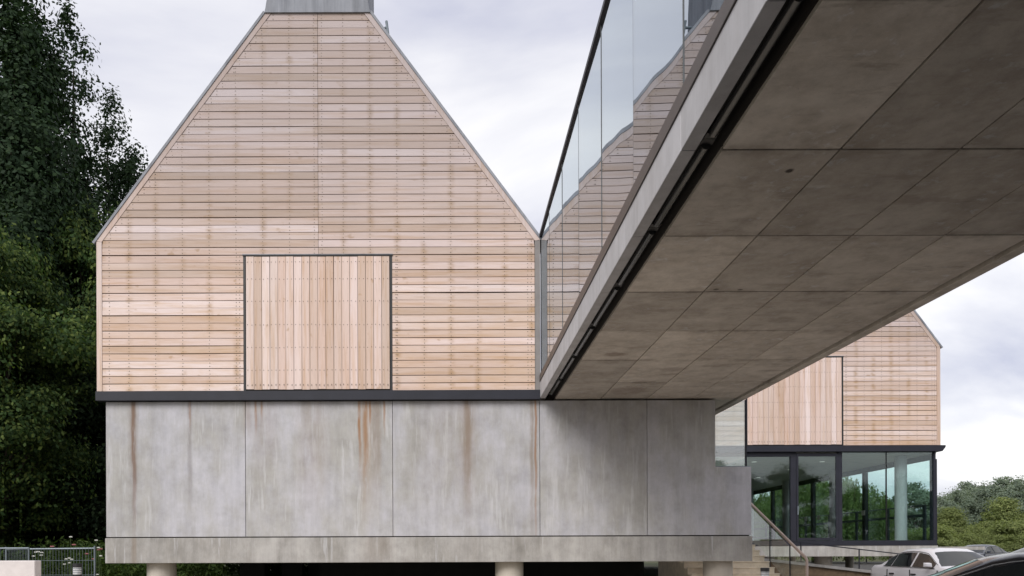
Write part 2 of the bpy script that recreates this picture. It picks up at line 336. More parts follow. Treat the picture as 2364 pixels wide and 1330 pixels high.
# ------------------------------------------------------------------ timber gable (same on both houses)
PITCH = .1734; ZB, ZE, ZT = 5.17, 8.61, 13.84
HW = 5.09                                                        # half width of a house
HT = 1.19                                                        # half width at the top
SL = (ZT-ZE)/(HW-HT)
def half_at(z): return min(HW-.128, HW - .136 - (z-ZE)/SL)
def clip_top(poly, zmax):
    return [(x, min(z, zmax)) for x, z in poly]
def gable(root, cx, y, detail=True):
    """boards, posts, bargeboards, shutter and beam of one gable front; its face stands at y"""
    g = prism('gable_wall', [(cx-HW+.03, ZB-.1), (cx+HW-.03, ZB-.1), (cx+HW-.03, ZE), (cx+HT-.03, ZT), (cx-HT+.03, ZT), (cx-HW+.03, ZE)], y+.03, y+.25, W['gap'], root)
    nails = []
    xs_nail = [cx+3.04 + .616*k for k in range(-14, 9)]
    D0, D1, DT = cx-1.72, cx+1.69, ZB+18*PITCH
    def nail(x, z): 
        nails.append(([(x+.011*math.cos(a), y-.004-.004*(i < 6), z+.011*math.sin(a)) for i, a in enumerate([k*math.pi/3 for k in range(6)])], [(5, 4, 3, 2, 1, 0)]))
    for r in range(50):
        z0 = ZB+r*PITCH+.004; z1 = z0+PITCH-.0168
        l0, l1 = half_at(z0), half_at(z1)
        if r < 18: segs = [((-l0, -l1), (D0-cx, D0-cx)), ((D1-cx, D1-cx), (l0, l1))]
        else: segs = [((-l0, -l1), (-.004, -.004)), ((.004, .004), (l0, l1))]
        for (a0, a1), (b0, b1) in segs:
            dy = random.uniform(-.004, .004); t = random.gauss(0, .0007); w = random.uniform(-.003, .003); sag = random.gauss(0, .0045)
            n = 4; low, up = [], []
            for k in range(n+1):
                f = k/n; s = math.sin(f*math.pi)*sag; xx = cx+a0+(b0-a0)*f; low.append((xx, z0+s*.6+t*(xx-cx)))
                xx = cx+a1+(b1-a1)*f; up.append((xx, z1+s+w*.5+t*(xx-cx)))
            prism('board', low+up[::-1], y+dy-.004, y+.045, W['board'], g)
            for xn in xs_nail + ([cx-.09, cx+.09] if r >= 18 else [D0-.09, D1+.09]) + [cx-l0+.1+.06, cx+l0-.1-.06]:
                if cx+max(a0, a1)+.03 < xn < cx+min(b0, b1)-.03:
                    if abs(xn-cx) < .05: continue
                    for dz in (.035, .118): nail(xn+random.gauss(0, .004), z0+dz+random.gauss(0, .004))
    # corner posts and bargeboards
    for s in (-1, 1):
        x0, x1 = sorted((cx+s*(HW-.12), cx+s*HW))
        zi = ZE-.011*SL
        prism('corner_post', [(x0, ZB), (x1, ZB), (x1, ZE-.004), (x0, zi-.004)] if s > 0 else [(x0, ZB), (x1, ZB), (x1, zi-.004), (x0, ZE-.004)], y-.012, y+.06, W['postgrey'] if cx < 0 and s > 0 else W['trim'], g)
        nx, nz = SL/math.hypot(SL, 1), 1/math.hypot(SL, 1)
        P0 = (cx+s*HW, ZE); P1 = (cx+s*HT, ZT)
        off = .105
        prism('bargeboard', [(P0[0], P0[1]+.004), (P1[0], P1[1]), (P1[0]-s*off/nx, P1[1]), (P0[0]-s*.12, zi)], y-.014, y+.06, W['trim'], g)
    if detail:
        V, F = join(nails); o = obj('nail_heads', V, F, W['nail'], g); o['kind'] = 'stuff'
    # shutter of vertical planks in a dark reveal
    sh = prism('shutter', [(D0-.005, ZB), (D1+.005, ZB), (D1+.005, DT+.01), (D0-.005, DT+.01)], y+.012, y+.03, W['gap'], root)
    pw = (D1-D0-.11)/18; nl = []
    for k in range(18):
        xa = D0+.055+k*pw; zt = DT-.045+random.uniform(-.006, .006); zb = ZB+.03+random.uniform(-.006, .008); tl = random.gauss(0, .002)
        dy = random.uniform(-.006, .004)
        prism('plank', [(xa+.004, zb), (xa+pw-.006, zb), (xa+pw-.006+tl, zt), (xa+.004+tl, zt)], y-.012+dy, y+.012, W['plank'], sh)
        for q in (.06, .40, .92, 1.44, 1.98, 2.49, 2.88):
            for xx in (xa+.04, xa+pw-.045):
                x, z = xx+random.gauss(0, .003), ZB+.07+q+random.gauss(0, .004)
                hh = .011 if q > .1 else .022
                nl.append(([(x+.010*math.cos(a), y-.021, z+hh*math.sin(a)) for a in [j*math.pi/3 for j in range(6)]], [(5, 4, 3, 2, 1, 0)]))
    if detail:
        V, F = join(nl); o = obj('nail_heads', V, F, W['nail'], sh); o['kind'] = 'stuff'
    box('shutter_jamb', D0-.005, D0+.045, y-.008, y+.012, ZB, DT+.012, W['dark'], sh)
    box('shutter_jamb', D1-.045, D1+.005, y-.008, y+.012, ZB, DT+.012, W['dark'], sh)
    box('shutter_head', D0-.012, D1+.012, y-.022, y+.012, DT-.035, DT-.008, W['dark'], sh)
    box('head_flashing', D0-.02, D1+.02, y-.035, y+.0, DT-.008, DT+.006, W['zinc'], sh)

def roof(root, cx, y0, y1):
    th = .055
    for s in (-1, 1):
        nx, nz = SL/math.hypot(SL, 1)*s, 1/math.hypot(SL, 1)
        A = Vector((cx+s*(HW+.045), 0, ZE-.045*SL)); B = Vector((cx+s*HT, 0, ZT))
        n = Vector((nx, 0, nz))*th
        poly = [(A.x, A.z), (B.x, B.z), (B.x+n.x, B.z+n.z), (A.x+n.x, A.z+n.z)]
        prism('roof_slope', [(p[0]+nx*.006, p[1]+nz*.006) for p in poly], y0-.03, y1, W['zinc'], root)
    prof = [(HT+.02, ZT-.01), (HT-.005, ZT+.10), (HT-.035, ZT+.28), (HT-.04, ZT+1.35), (HT-.3, ZT+1.55)]
    prism('ridge_lantern', [(cx+a, b) for a, b in prof] + [(cx-a, b) for a, b in prof[::-1]], y0-.045, y0+1.5, W['zinc'], root)
    prism('ridge_cap', [(cx-HT, ZT+.01), (cx+HT, ZT+.01), (cx+HT-.1, ZT+.14), (cx-HT+.1, ZT+.14)], y0+1.5, y1, W['zinc'], root)
    prism('roof_core', [(cx-HW+.06, ZB+.05), (cx+HW-.06, ZB+.05), (cx+HW-.06, ZE-.06), (cx+HT-.06, ZT-.03), (cx-HT+.06, ZT-.03), (cx-HW+.06, ZE-.06)], y0+.3, y1-.1, W['gap'], root)

def side_cladding(root, x, y0, y1, s):
    for r in range(19):
        z0 = ZB+r*PITCH+.004
        box('board', min(x, x+s*.02), max(x, x+s*.02), y0+.28, y1, z0, z0+PITCH-.016, W['board'], root)

# ------------------------------------------------------------------ gallery: timber house on a concrete wall
YF = 18.0
CX1 = -3.02
gal = empty('timber_gallery', (0, 0, 0), label='large oak clad gable house raised on a stained concrete wall and columns', cat='building')
gable(gal, CX1, YF-.10)
roof(gal, CX1, YF-.10, 42)
b = prism('steel_beam', [(YF-.14, 4.955), (YF-.14, 5.165), (YF+.1, 5.165), (YF+.1, 4.955)], CX1-HW-.02, CX1+HW-.012, W['steel'], gal, 'x')
# upper storey side and the flank that faces the bridge
side = box('side_wall', CX1+HW-.10, CX1+HW-.03, YF+.2, 42, ZB-.1, ZE-.1, W['gap'], gal); side_cladding(side, CX1+HW-.03, YF-.05, 42, 1)
# cast concrete panels, joints recessed
cw = box('concrete_wall', -7.93, 4.4, YF+.02, YF+.28, 1.803, 4.93, W['gap'], gal)
xs = [-7.96, -4.735, -1.335, 2.062, 4.54]
for i in range(4):
    box('concrete_panel', xs[i]+.005, xs[i+1]-.005, YF, YF+.04, 1.825, 4.945, W['wall'], cw, bevel=.006)
box('panel_bed', 4.42, 6.9, YF+.04, YF+.28, 1.803, 1.824, W['gap'], cw)
prism('concrete_panel', [(4.545, 1.825), (6.94, 1.825), (6.94, 3.40), (6.115, 3.40), (6.115, 4.945), (4.545, 4.945)], YF, YF+.30, W['wall'], cw, bevel=.006)
edge = box('edge_beam', -7.97, 6.95, YF-.03, YF+.32, 1.22, 1.80, W['plinth'], gal, bevel=.008)
box('slab', -7.9, 5.4, YF+.33, 42, 1.30, 1.80, W['plinth'], gal)
box('base_side_wall', -7.93, -7.7, YF+.33, 42, 1.81, 4.9, W['wall'], gal)
def column(x, y, r, z0, z1, root, mat='column', name='column'):
    return tube(name, [(x, y, z0), (x, y, z1)], r, W[mat], root, 40)
for x, y in ((-6.87, 18.52), (1.385, 18.52), (6.33, 18.50)): column(x, y, .335, gz(y)-.05, 1.222 if y < 18.6 else 1.3, gal)
for y in (24.2, 30):
    for x in (-6.2, -2.8, 1.38): column(x, y, .335, gz(y)-.05, 1.302, gal, 'black_back')  # rear columns painted near-black for the undercroft shade
for x, y in ((-5.55, 22.0), (-4.55, 22.3), (-3.85, 22.6)):
    box('pier', x-.29, x+.29, y, y+.4, gz(y)-.1, 1.302, W['black_back'], gal)
box('undercroft_shade', -3.6, 5.3, 21.4, 21.6, 0, 1.302, W['black_back'], gal)  # dark sheet added where the undercroft sinks into shade
# snow-guard bracket on the roof slope
obj('bracket_arm', *join([tube_vf([(-1.74, 18.3, 13.74), (-1.47, 18.3, 13.76)], .028), tube_vf([(-1.47, 18.3, 13.92), (-1.40, 18.3, 13.38)], .030), tube_vf([(-1.66, 18.3, 13.68), (-1.46, 18.3, 13.80)], .014)]), W['galv'], gal, smooth=40)

# glass screen in the notch of the wall
gs = empty('glass_screen', (6.12, YF+.1, 3.4), label='clear glass screen standing in the stepped end of the concrete wall below the bridge', cat='glass screen')
def rel(o): 
    p = o.parent; o.location = o.location - p.location; return o
rel(box('pane', 6.12, 6.84, YF+.12, YF+.135, 3.405, 4.97, W['sglass'], gs))
rel(box('edge_trim', 6.845, 6.88, YF+.10, YF+.15, 3.405, 4.965, W['steel'], gs))
rel(box('sill', 6.12, 6.94, YF+.05, YF+.20, 3.402, 3.42, W['galv'], gs))
rel(box('pane', 6.855, 6.868, YF+.16, YF+2.4, 3.41, 4.965, W['cglass'], gs))

# ------------------------------------------------------------------ footbridge
JY = [16.34-1.88*k for k in range(14)]                           # module joints, from the house towards the camera and past it
YS, YN = 22.0, JY[-1]
brd = empty('footbridge', (0, 0, 0), label='glazed concrete footbridge running overhead to the gable house, joints across its underside', cat='bridge')
ZS = 4.99
slab = box('deck_slab', 2.42, 6.60, YN, YS, ZS+.04, ZS+.36, W['gap'], brd)
px = [2.42, 3.48, 4.55, 5.605, 6.60]; py = [YS, 18.0-.02]+JY
for j in range(len(py)-1):
    for i in range(4):
        dz = random.uniform(-.003, .003)
        box('soffit_panel', px[i]+.009, px[i+1]-.009, py[j+1]+.010, py[j]-.010, ZS+dz, ZS+.045, W['soffit'], slab, bevel=.004)
fy = [18.0-.03]+JY
for j in range(len(fy)-1):
    box('fascia', 2.06, 2.19, fy[j+1]+.004, fy[j]-.004, ZS-.004, ZS+.365, W['fascia'], brd, bevel=.004)
box('right_fascia', 6.67, 6.84, YN, YS, ZS-.02, ZS+.365, W['soffit'], brd, bevel=.004)
box('right_slot', 6.60, 6.67, YN, YS, ZS+.10, ZS+.35, W['dark'], brd)
sl = box('light_slot', 2.19, 2.42, YN, 17.97, ZS+.20, ZS+.35, W['dark'], brd)
for j in range(len(fy)-1):
    tube('tube_light', [(2.315, fy[j+1]+.10, ZS+.10), (2.315, fy[j]-.10, ZS+.10)], .042, W['tubecover'], sl, 12)
    for yy in (fy[j+1]+.05, fy[j]-.05): box('lamp_holder', 2.26, 2.37, yy-.045, yy+.045, ZS+.10, ZS+.198, W['dark'], sl)
ch = box('glass_channel', 2.045, 2.16, YN, 17.95, ZS+.367, ZS+.52, W['steelbrown'], brd)
gw = box('glass_wall_head', 2.05, 2.18, YN, 17.93, 8.66, 8.735, W['steel'], brd)
for j in range(len(fy)-1):
    o = box('pane', 2.085, 2.10, -(fy[j]-fy[j+1])/2+.006, (fy[j]-fy[j+1])/2-.006, 0, 8.66-ZS-.522, W['bglass'], gw)
    o.location = (0, (fy[j]+fy[j+1])/2, ZS+.521); 
    a = [0, .0015, -.002, .003, -.0015, .006, -.002, .003, .001, -.002, .002, 0, .001][j % 13]
    o.rotation_euler = (0, 0, 0); o.location.x = 0
    M_ = Matrix.Translation((2.09, (fy[j]+fy[j+1])/2, ZS+.521)) @ Matrix.Rotation(a, 4, 'Z') @ Matrix.Translation((-2.09, 0, 0)); o.matrix_basis = M_
for yy in fy[1:-1]: box('glass_joint', 2.080, 2.104, yy-.0065, yy+.0065, ZS+.521, 8.659, W['joint'], gw)
box('roof', 2.19, 6.84, YN, 17.93, 8.68, 8.73, W['steel'], brd)
rw = box('right_glass_head', 6.74, 6.84, YN, YS, 8.56, 8.675, W['steel'], brd)
for j in range(len(fy)-1):
    box('pane', 6.78, 6.795, fy[j+1]+.006, fy[j]-.006, ZS+.367, 8.558, W['bglass'], rw)
box('floor', 2.165, 6.77, YN, YS, ZS+.37, ZS+.40, W['floor'], brd)

# ------------------------------------------------------------------ pavilion: second house with a glass storey below
Y2 = 27.4; CX2 = 12.06
XE0 = CX2+HW-.12
pav = empty('glass_pavilion', (0, 0, 0), label='second oak clad gable house with a glass walled storey below its dark beam', cat='building')
gable(pav, CX2, Y2-.10)
roof(pav, CX2, Y2-.10, 52)
prism('steel_beam', [(Y2-.14, 4.955), (Y2-.14, 5.165), (Y2+.1, 5.165), (Y2+.1, 4.955)], CX2-HW-.02, CX2+HW+.02, W['steel'], pav, 'x')
prism('beam_return', [(CX2+HW+.02, 5.165), (CX2+HW+.17, 5.165), (CX2+HW+.17, 5.10), (CX2+HW+.06, 4.955), (CX2+HW+.02, 4.955)], Y2-.13, 52, W['steel'], pav)
box('ceiling', CX2-HW+.05, CX2+HW-.02, Y2+.11, 51.8, 4.90, 5.06, W['plaster'], pav)
box('floor_slab', CX2-HW, CX2+HW-.02, Y2+.02, 52, 1.28, 1.66, W['plinth'], pav, bevel=.006)
box('interior_floor', CX2-HW+.1, CX2+HW-.15, Y2+.15, 51.8, 1.66, 1.70, W['floor'], pav)
box('back_wall', CX2-HW+.02, CX2-HW+.22, Y2+.2, 51.8, 1.70, 4.90, W['plaster'], pav)
box('rear_wall', CX2-HW+.22, XE0, 51.6, 51.8, 1.70, 4.90, W['plaster'], pav)
XE = CX2+HW-.10
zg0, zg1 = 1.84, 4.95
fg = box('front_sill', CX2-HW, XE+.04, Y2+.0, Y2+.10, 1.665, zg0, W['steel'], pav)
yg = Y2+.05
def mull(x0, x1, name='mullion', z0=zg0, z1=zg1-.0, y0=Y2+.0, y1=Y2+.12): return box(name, x0, x1, y0, y1, z0, z1-.005, W['steel'], fg)
mull(11.95, 12.14); mull(13.62, 13.76); mull(16.98, 17.05)
box('transom', 9.0, 11.95, Y2+.0, Y2+.1, 4.80, 4.945, W['steel'], fg)
dr = box('door', 12.15, 12.22, Y2-.01, Y2+.05, zg0+.005, 4.90, W['steel'], pav)
box('stile', 13.54, 13.61, Y2-.01, Y2+.05, zg0+.005, 4.90, W['steel'], dr)
box('rail', 12.22, 13.54, Y2-.01, Y2+.05, 4.80, 4.90, W['steel'], dr); box('rail', 12.22, 13.54, Y2-.01, Y2+.05, zg0+.005, zg0+.10, W['steel'], dr)
box('pane', 12.22, 13.54, Y2+.015, Y2+.03, zg0+.10, 4.80, W['tglass'], dr)
box('handle', 12.17, 12.20, Y2-.06, Y2-.01, 2.75, 3.05, W['galv'], dr)
box('pane', 7.0, 11.95, yg, yg+.015, zg0, 4.80, W['tglass'], fg)
box('pane', 13.76, 15.335, yg, yg+.015, zg0, 4.945, W['tglass'], fg); box('pane', 15.345, 16.98, yg, yg+.015, zg0, 4.945, W['tglass'], fg)
box('glazing_fin', 15.333, 15.348, yg-.02, yg+.06, zg0, 4.945, W['dark'], fg)
sg = box('side_sill', XE, XE+.10, Y2+.12, 51.6, 1.665, zg0, W['steel'], pav)
box('side_head', XE-.02, XE+.06, Y2+.12, 51.6, 4.70, 4.90, W['steel'], sg)
ym = [Y2+.16, 32.1, 36.7, 41.3, 45.9, 51.3]
for i, y in enumerate(ym): box('mullion', XE-.06, XE+.08, y-.10, y+.10, zg0, 4.70, W['steel'], sg)
for i in range(len(ym)-1): box('pane', XE+.02, XE+.035, ym[i]+.10, ym[i+1]-.10, zg0, 4.70, W['tglass'], sg)
for i, y in enumerate((32.1, 36.0, 37.3, 41.3)):
    box('safety_marker', XE-.075, XE-.064, y-.13, y+.13, 2.95, 3.15, W['render'], sg)
for y in (28.15, 33.0, 37.7, 42.4, 47.1): column(16.25, y, .20, 1.70, 4.90, pav, 'fascia')
for y in (30.5, 35.3, 40.0): column(9.2, y, .20, 1.70, 4.90, pav, 'fascia')
W['lamp'] = glow('downlight_glow', (.9, .87, .8), .22)
for x in (14.2, 11.6):
    for y in (29.8, 32.6, 36, 40, 44): tube('downlight', [(x, y, 4.885), (x, y, 4.901)], .09, W['lamp'], pav, 16)
for x, y in ((13.5, 28.3), (11.7, 29.4), (16.3, 28.4), (13.5, 34), (16.3, 34), (16.3, 40)): column(x, y, .30, gz(y)-.05, 1.282, pav, 'column')

# railing of the terrace beyond the side glass
rl = empty('terrace_railing', (17.62, 29, 1.62), label='dark metal railing along the terrace seen through the pavilion glass', cat='railing')
XR = 17.62
tube('top_rail', [(XR, 28.9, 3.17), (XR, 51, 3.17)], .022, W['steel'], rl).location = (-17.62, -29, -1.62)
o = box('middle_rail', XR-.02, XR+.02, 28.9, 51, 2.74, 2.84, W['steel'], rl); rel(o)
for k in range(10):
    y = 29.0+2.43*k; rel(box('post', XR-.03, XR+.03, y-.07, y+.07, 1.62, 3.15, W['steel'], rl))
tag(box('terrace', 17.28, 19.6, 28.6, 52, 1.50, 1.62, W['plinth']), kind='structure')
for y in (30, 36, 42, 48): 
    o = column(18.4, y, .18, gz(y)-.05, 1.502, None, 'column', 'terrace_post')
    tag(o, 'short concrete post under the terrace deck beside the glass pavilion', 'post', 'posts under the terrace')

# ------------------------------------------------------------------ stairs, balustrade, ramp, bollards
st = empty('staircase', (7, 18.6, .09), label='pale stone steps climbing behind the end of the concrete wall, glass balustrade beside them', cat='staircase')
RI, GO = .141, .302
for k in range(13):
    z1 = 1.745-RI*k; yk = 20.45-GO*k
    if z1 < .1: break
    y1 = yk+GO+.03 if k else 22.2
    x0_ = 5.75
    if z1 > 1.2: x0_ = 7.0 if yk < 18.4 else 5.75
    rel(box('step', x0_, 7.86, yk, y1, z1-RI-.0, z1-.003, W['stone'], st, bevel=.006))
    rel(box('nosing', x0_, 7.865, yk-.02, yk+.06, z1-.003, z1+.022, W['stone'], st, bevel=.004))
pl = prism('stringer', [(16.9, .06), (22.2, .06), (22.2, 1.60), (20.75, 1.60), (17.2, .06)], 5.9, 7.80, W['stone'], st, 'x'); rel(pl)
bal = rel(prism('balustrade_glass', [(17.55, .22), (17.55, 1.18), (21.2, 2.83), (21.2, 1.75), (20.3, 1.62)], 7.985, 8.0, W['cglass'], st, 'x'))
rel(tube('handrail', [(7.99, 17.5, .16), (7.99, 17.5, 1.24), (7.99, 17.56, 1.30), (7.99, 21.3, 2.96)], [.03, .03, .034, .034], W['rail'], st, 10))
for y in (18.35, 19.5):
    zz = 1.28+.443*(y-17.5); rel(box('clamp_post', 7.97, 7.983, y-.02, y+.02, max(.15, zz-1.15), zz-.04, W['steel'], st))
rp = empty('access_ramp', (9, 23, .15), label='pale sloping access ramp with a brown side wall under the pavilion edge', cat='ramp')
rel(prism('side_wall', [(8.2, .05), (14.5, .05), (14.5, .52), (8.2, 1.26)], 22.1, 22.35, W['brick'], rp))
rel(prism('kerb', [(8.2, 1.262), (14.5, .522), (14.5, .60), (8.2, 1.34)], 22.02, 22.37, W['plinth'], rp))
rel(prism('ramp_surface', [(8.2, 1.0), (14.5, .3), (14.5, .57), (8.2, 1.31)], 22.375, 26.9, W['render'], rp))
for x in (10.1, 11.78):
    z = 1.31-(x-8.2)*.1175; rel(tube('post', [(x, 22.5, z-.02), (x, 22.5, z+.62)], .02, W['steel'], rp))
rel(prism('rail', [(8.3, 1.90), (14.3, 1.195), (14.3, 1.225), (8.3, 1.93)], 22.49, 22.51, W['steel'], rp))
def bollard(x, y, h, label, z=None):
    zz = gz(y) if z is None else z
    b = empty('bollard_light', (x, y, zz), label=label, cat='bollard')
    r = .083
    tube('post', [(0, 0, 0), (0, 0, h-.21)], r, W['dark'], b, 20); 
    tube('lens', [(0, 0, h-.21), (0, 0, h-.075)], r*.93, W['lens'], b, 20)
    for k in range(3): tube('louvre', [(0, 0, h-.18+.04*k), (0, 0, h-.17+.04*k)], r*.98, W['galv'], b, 20)
    tube('cap', [(0, 0, h-.075), (0, 0, h-.004), (0, 0, h)], [r, r, r*.9], W['dark'], b, 20)
W['lens'] = plain('frosted_lens', (.55, .55, .56), .2, .6, 0, .25, 18)
bollard(-7.19, 15.0, 1.21, 'dark capped bollard light in front of the mesh barrier')
bollard(6.12, 15.2, 1.075, 'dark capped bollard light at the foot of the stone steps')

# low rendered block at the left
blk = tag(box('low_wall', -11.6, -7.47, 14.0, 14.22, 0, 1.315, W['render'], None, bevel=.012), 'low pale rendered wall in front of the mesh barrier', 'wall')

# mesh barriers
def barrier(name, label, x0, x1, y, ztop, pitch, hz, thick, mat, spikes=.0, slope=0.):
    f = empty(name, (x0, y, gz(y)), label=label, cat='fence'); z0 = gz(y)+.08
    L = x1-x0; ht = ztop-gz(y)
    tube('top_rail', [(0, 0, ht), (L, 0, ht+slope*L)], thick, mat, f, 8)
    for xx in (0, L): tube('post', [(xx, 0, 0), (xx, 0, ht+slope*xx+.03+spikes)], thick*1.05, mat, f, 8)
    tube('bottom_rail', [(0, 0, .15), (L, 0, .15)], thick, mat, f, 8)
    wires = []; n = int(L/pitch)
    for k in range(1, n): wires.append(tube_vf([(k*L/n, -.02, .15), (k*L/n, -.02, ht+slope*k*L/n+spikes*.7)], .0055, 4))
    for h in hz: wires.append(tube_vf([(0, -.02, h), (L, -.02, h)], .006, 4))
    v, fc = join(wires); o = obj('wire_mesh', v, fc, mat, f); o['kind'] = 'stuff'
    for xx in (0.03, L-.03): box('foot', xx-.3, xx+.3, -.12, .12, 0, .09, W['brick'], f)
barrier('mesh_barrier', 'galvanised mesh barrier with a pale top rail standing before the flowering plants', -12.55, -10.05, 22.0, 1.585, .082, (.25, .72, 1.13), .026, W['galv'], .04, .008)
barrier('mesh_barrier', 'galvanised mesh barrier whose end overlaps its neighbour behind the low pale wall', -13.6, -11.37, 21.0, 1.605, .082, (.25, .72, 1.13), .024, W['galv'])
barrier('mesh_fence', 'taller thin mesh fence panel in the dark below the lime trees', -22.0, -16.70, 30, 2.10, .16, (.4, 1.1), .022, W['galv'])
barrier('mesh_fence', 'taller thin mesh fence panel behind the flowering plants', -16.50, -14.25, 30, 2.03, .16, (.4, 1.1), .022, W['galv'])

# ------------------------------------------------------------------ vegetation
def leaf_mesh(name, C, size, mat, up=.35, aspect=.62, long_axis=None, out=None):
    n = len(C); C = np.asarray(C)
    nrm = rng.normal(size=(n, 3))
    if out is not None: nrm = nrm*.45 + out/(np.linalg.norm(out, axis=1)[:, None]+1e-6)
    nrm[:, 2] += up; nrm /= np.linalg.norm(nrm, axis=1)[:, None]
    a = rng.normal(size=(n, 3)) if long_axis is None else np.asarray(long_axis) + rng.normal(size=(n, 3))*.25
    u = a - nrm*np.sum(a*nrm, axis=1)[:, None]; u /= np.linalg.norm(u, axis=1)[:, None]
    v = np.cross(nrm, u)
    s = (size*rng.uniform(.6, 1.35, n))[:, None]
    V = np.empty((n, 4, 3)); V[:, 0] = C-u*s; V[:, 1] = C+v*s*aspect-u*s*.1; V[:, 2] = C+u*s; V[:, 3] = C-v*s*aspect-u*s*.1
    me = bpy.data.meshes.new(name); me.vertices.add(4*n); me.vertices.foreach_set('co', V.reshape(-1).astype(np.float32))
    me.loops.add(4*n); me.loops.foreach_set('vertex_index', np.arange(4*n, dtype=np.int32))
    me.polygons.add(n); me.polygons.foreach_set('loop_start', np.arange(0, 4*n, 4, dtype=np.int32))
    try: me.polygons.foreach_set('loop_total', np.full(n, 4, dtype=np.int32))
    except Exception: pass
    me.update(calc_edges=True); me.materials.append(mat); return me
def blob(center, sig, n): return np.asarray(center) + np.clip(rng.normal(size=(n, 3)), -1.9, 1.9)*np.asarray(sig)
LM = {'poplar': leafmat('poplar_leaves', (.016, .031, .016), (.024, .046, .021), (.036, .062, .026), .2),
      'lime': leafmat('lime_leaves', (.022, .044, .016), (.050, .090, .027), (.125, .16, .042), .35),
      'dark': leafmat('hedge_leaves', (.010, .020, .010), (.018, .032, .014), (.03, .05, .02), .2),
      'far': leafmat('far_hazed_leaves', (.12, .155, .125), (.16, .20, .155), (.21, .245, .185), .35),  # distance haze put into the leaf colour
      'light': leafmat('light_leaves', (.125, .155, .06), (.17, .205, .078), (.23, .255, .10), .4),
      'willow': leafmat('willow_leaves', (.075, .115, .04), (.11, .16, .055), (.16, .20, .07), .35),
      'weed': leafmat('weed_leaves', (.03, .055, .015), (.05, .085, .022), (.085, .12, .035), .35)}
def trunk_mesh(name, h, r, limbs, bend=.2):
    parts = [tube_vf([(0, 0, -.2), (random.uniform(-bend, bend)*.4, 0, h*.3), (random.uniform(-bend, bend), random.uniform(-bend, bend), h*.65), (0, 0, h)], [r, r*.75, r*.45, r*.08], 9)]
    for (p, q, rr) in limbs:
        p, q = Vector(p), Vector(q); m = (p+q)/2 + Vector((random.uniform(-.2, .2), random.uniform(-.2, .2), -.15*(q-p).length*.5))
        parts.append(tube_vf([p, m, q], [rr, rr*.65, rr*.15], 6))
    V, F = join(parts); me = bpy.data.meshes.new(name); me.from_pydata([tuple(v) for v in V], [], F); me.shade_smooth(); me.materials.append(W['bark']); return me
def poplar_meshes(H, Rr, plumes, n_leaf, size, mat):
    pts, limbs, outs = [], [], []
    for k in range(plumes):
        a = random.uniform(0, 6.28); rad = Rr*.62*math.sqrt(random.random()) if k else 0
        ox, oy = rad*math.cos(a), rad*math.sin(a); ht = H*(1 if k == 0 else random.uniform(.55, .95)); rp = Rr*random.uniform(.34, .52); zb = H*random.uniform(.06, .16)
        limbs.append(((ox*.1, oy*.1, zb*.6), (ox, oy, ht*.93), .10))
        nc = int(46*ht/H)
        for c in range(nc):
            t = (c+random.random())/nc; z = zb+(ht-zb)*t
            rr = rp*min(1, .35+t*3)*(1-t**5)**.6*(.7+.6*random.random()) + .2
            aa = random.uniform(0, 6.28); d = rr*random.uniform(.2, 1)
            pts.append(blob((ox+d*math.cos(aa), oy+d*math.sin(aa), z), (rr*.30+.1, rr*.30+.1, .36), int(n_leaf/plumes/nc*random.uniform(.5, 1.5))+1))
            outs.append(pts[-1]-np.array((ox+d*.6*math.cos(aa), oy+d*.6*math.sin(aa), z-.15)))
    C = np.concatenate(pts); return leaf_mesh('crown', C, size, mat, .2, out=np.concatenate(outs)), trunk_mesh('trunk', H*.9, Rr*.11, limbs)
def broad_meshes(H, Rr, clumps, n_leaf, size, mat, low=.12, squash=1., pointed=False):
    pts, limbs, outs = [], [], []
    for k in range(clumps):
        v = rng.normal(size=3); v /= np.linalg.norm(v); d = random.uniform(.35, 1)**.6
        zc = H*(.5+low/2); hh = H*(.5-low/2)
        z = zc+v[2]*hh*d*.93; rr = Rr
        if pointed: rr = Rr*(1.15-.85*max(0, (z-H*low)/(H*(1-low))))
        c = (v[0]*rr*d, v[1]*rr*d, z)
        s = Rr*random.choice((.07, .10, .13, .17, .22))
        pts.append(blob(c, (s, s, s*.62*squash), int(n_leaf/clumps*random.uniform(.5, 1.5))))
        outs.append(pts[-1]-np.array((c[0]*.93, c[1]*.93, c[2]-s*.3)))
        if k % 4 == 0: limbs.append(((0, 0, H*random.uniform(low*.6, .45)), (c[0]*.9, c[1]*.9, c[2]), H*.008))
    return leaf_mesh('crown', np.concatenate(pts), size, mat, .35, out=np.concatenate(outs)), trunk_mesh('trunk', H*.8, H*.022, limbs)
def willow_meshes(H, Rr, strands, per, mat, size=.16):
    pts, ax, limbs = [], [], []
    for k in range(strands):
        a = random.uniform(0, 6.28); d = math.sqrt(random.random()); x, y = Rr*d*math.cos(a), Rr*d*math.sin(a)
        zt = H*(.52+.48*math.sqrt(max(0, 1-d*d)))*random.uniform(.78, 1.0); L = min(zt-.3, H*random.uniform(.25, .7))
        t = rng.random(per); w = random.uniform(-.25, .25)
        pts.append(np.stack([x+w*t+rng.normal(size=per)*.07, y+w*t+rng.normal(size=per)*.07, zt-L*t], 1))
        if k % 25 == 0: limbs.append(((0, 0, H*.35), (x, y, zt), .06))
    C = np.concatenate(pts); return leaf_mesh('crown', C, size, mat, .0, .34, np.tile([0, 0, 1.], (len(C), 1))), trunk_mesh('trunk', H*.75, H*.03, limbs)
def tree(name, meshes, x, y, s, rz, label, group=None, z=None, sz=None, cat='tree'):
    e = empty(name, (x, y, (gz(y) if z is None else z)), R(rz), label, cat, group); e.scale = (s, s, sz or s)
    link('crown', meshes[0], None, e); link('trunk', meshes[1], None, e); return e

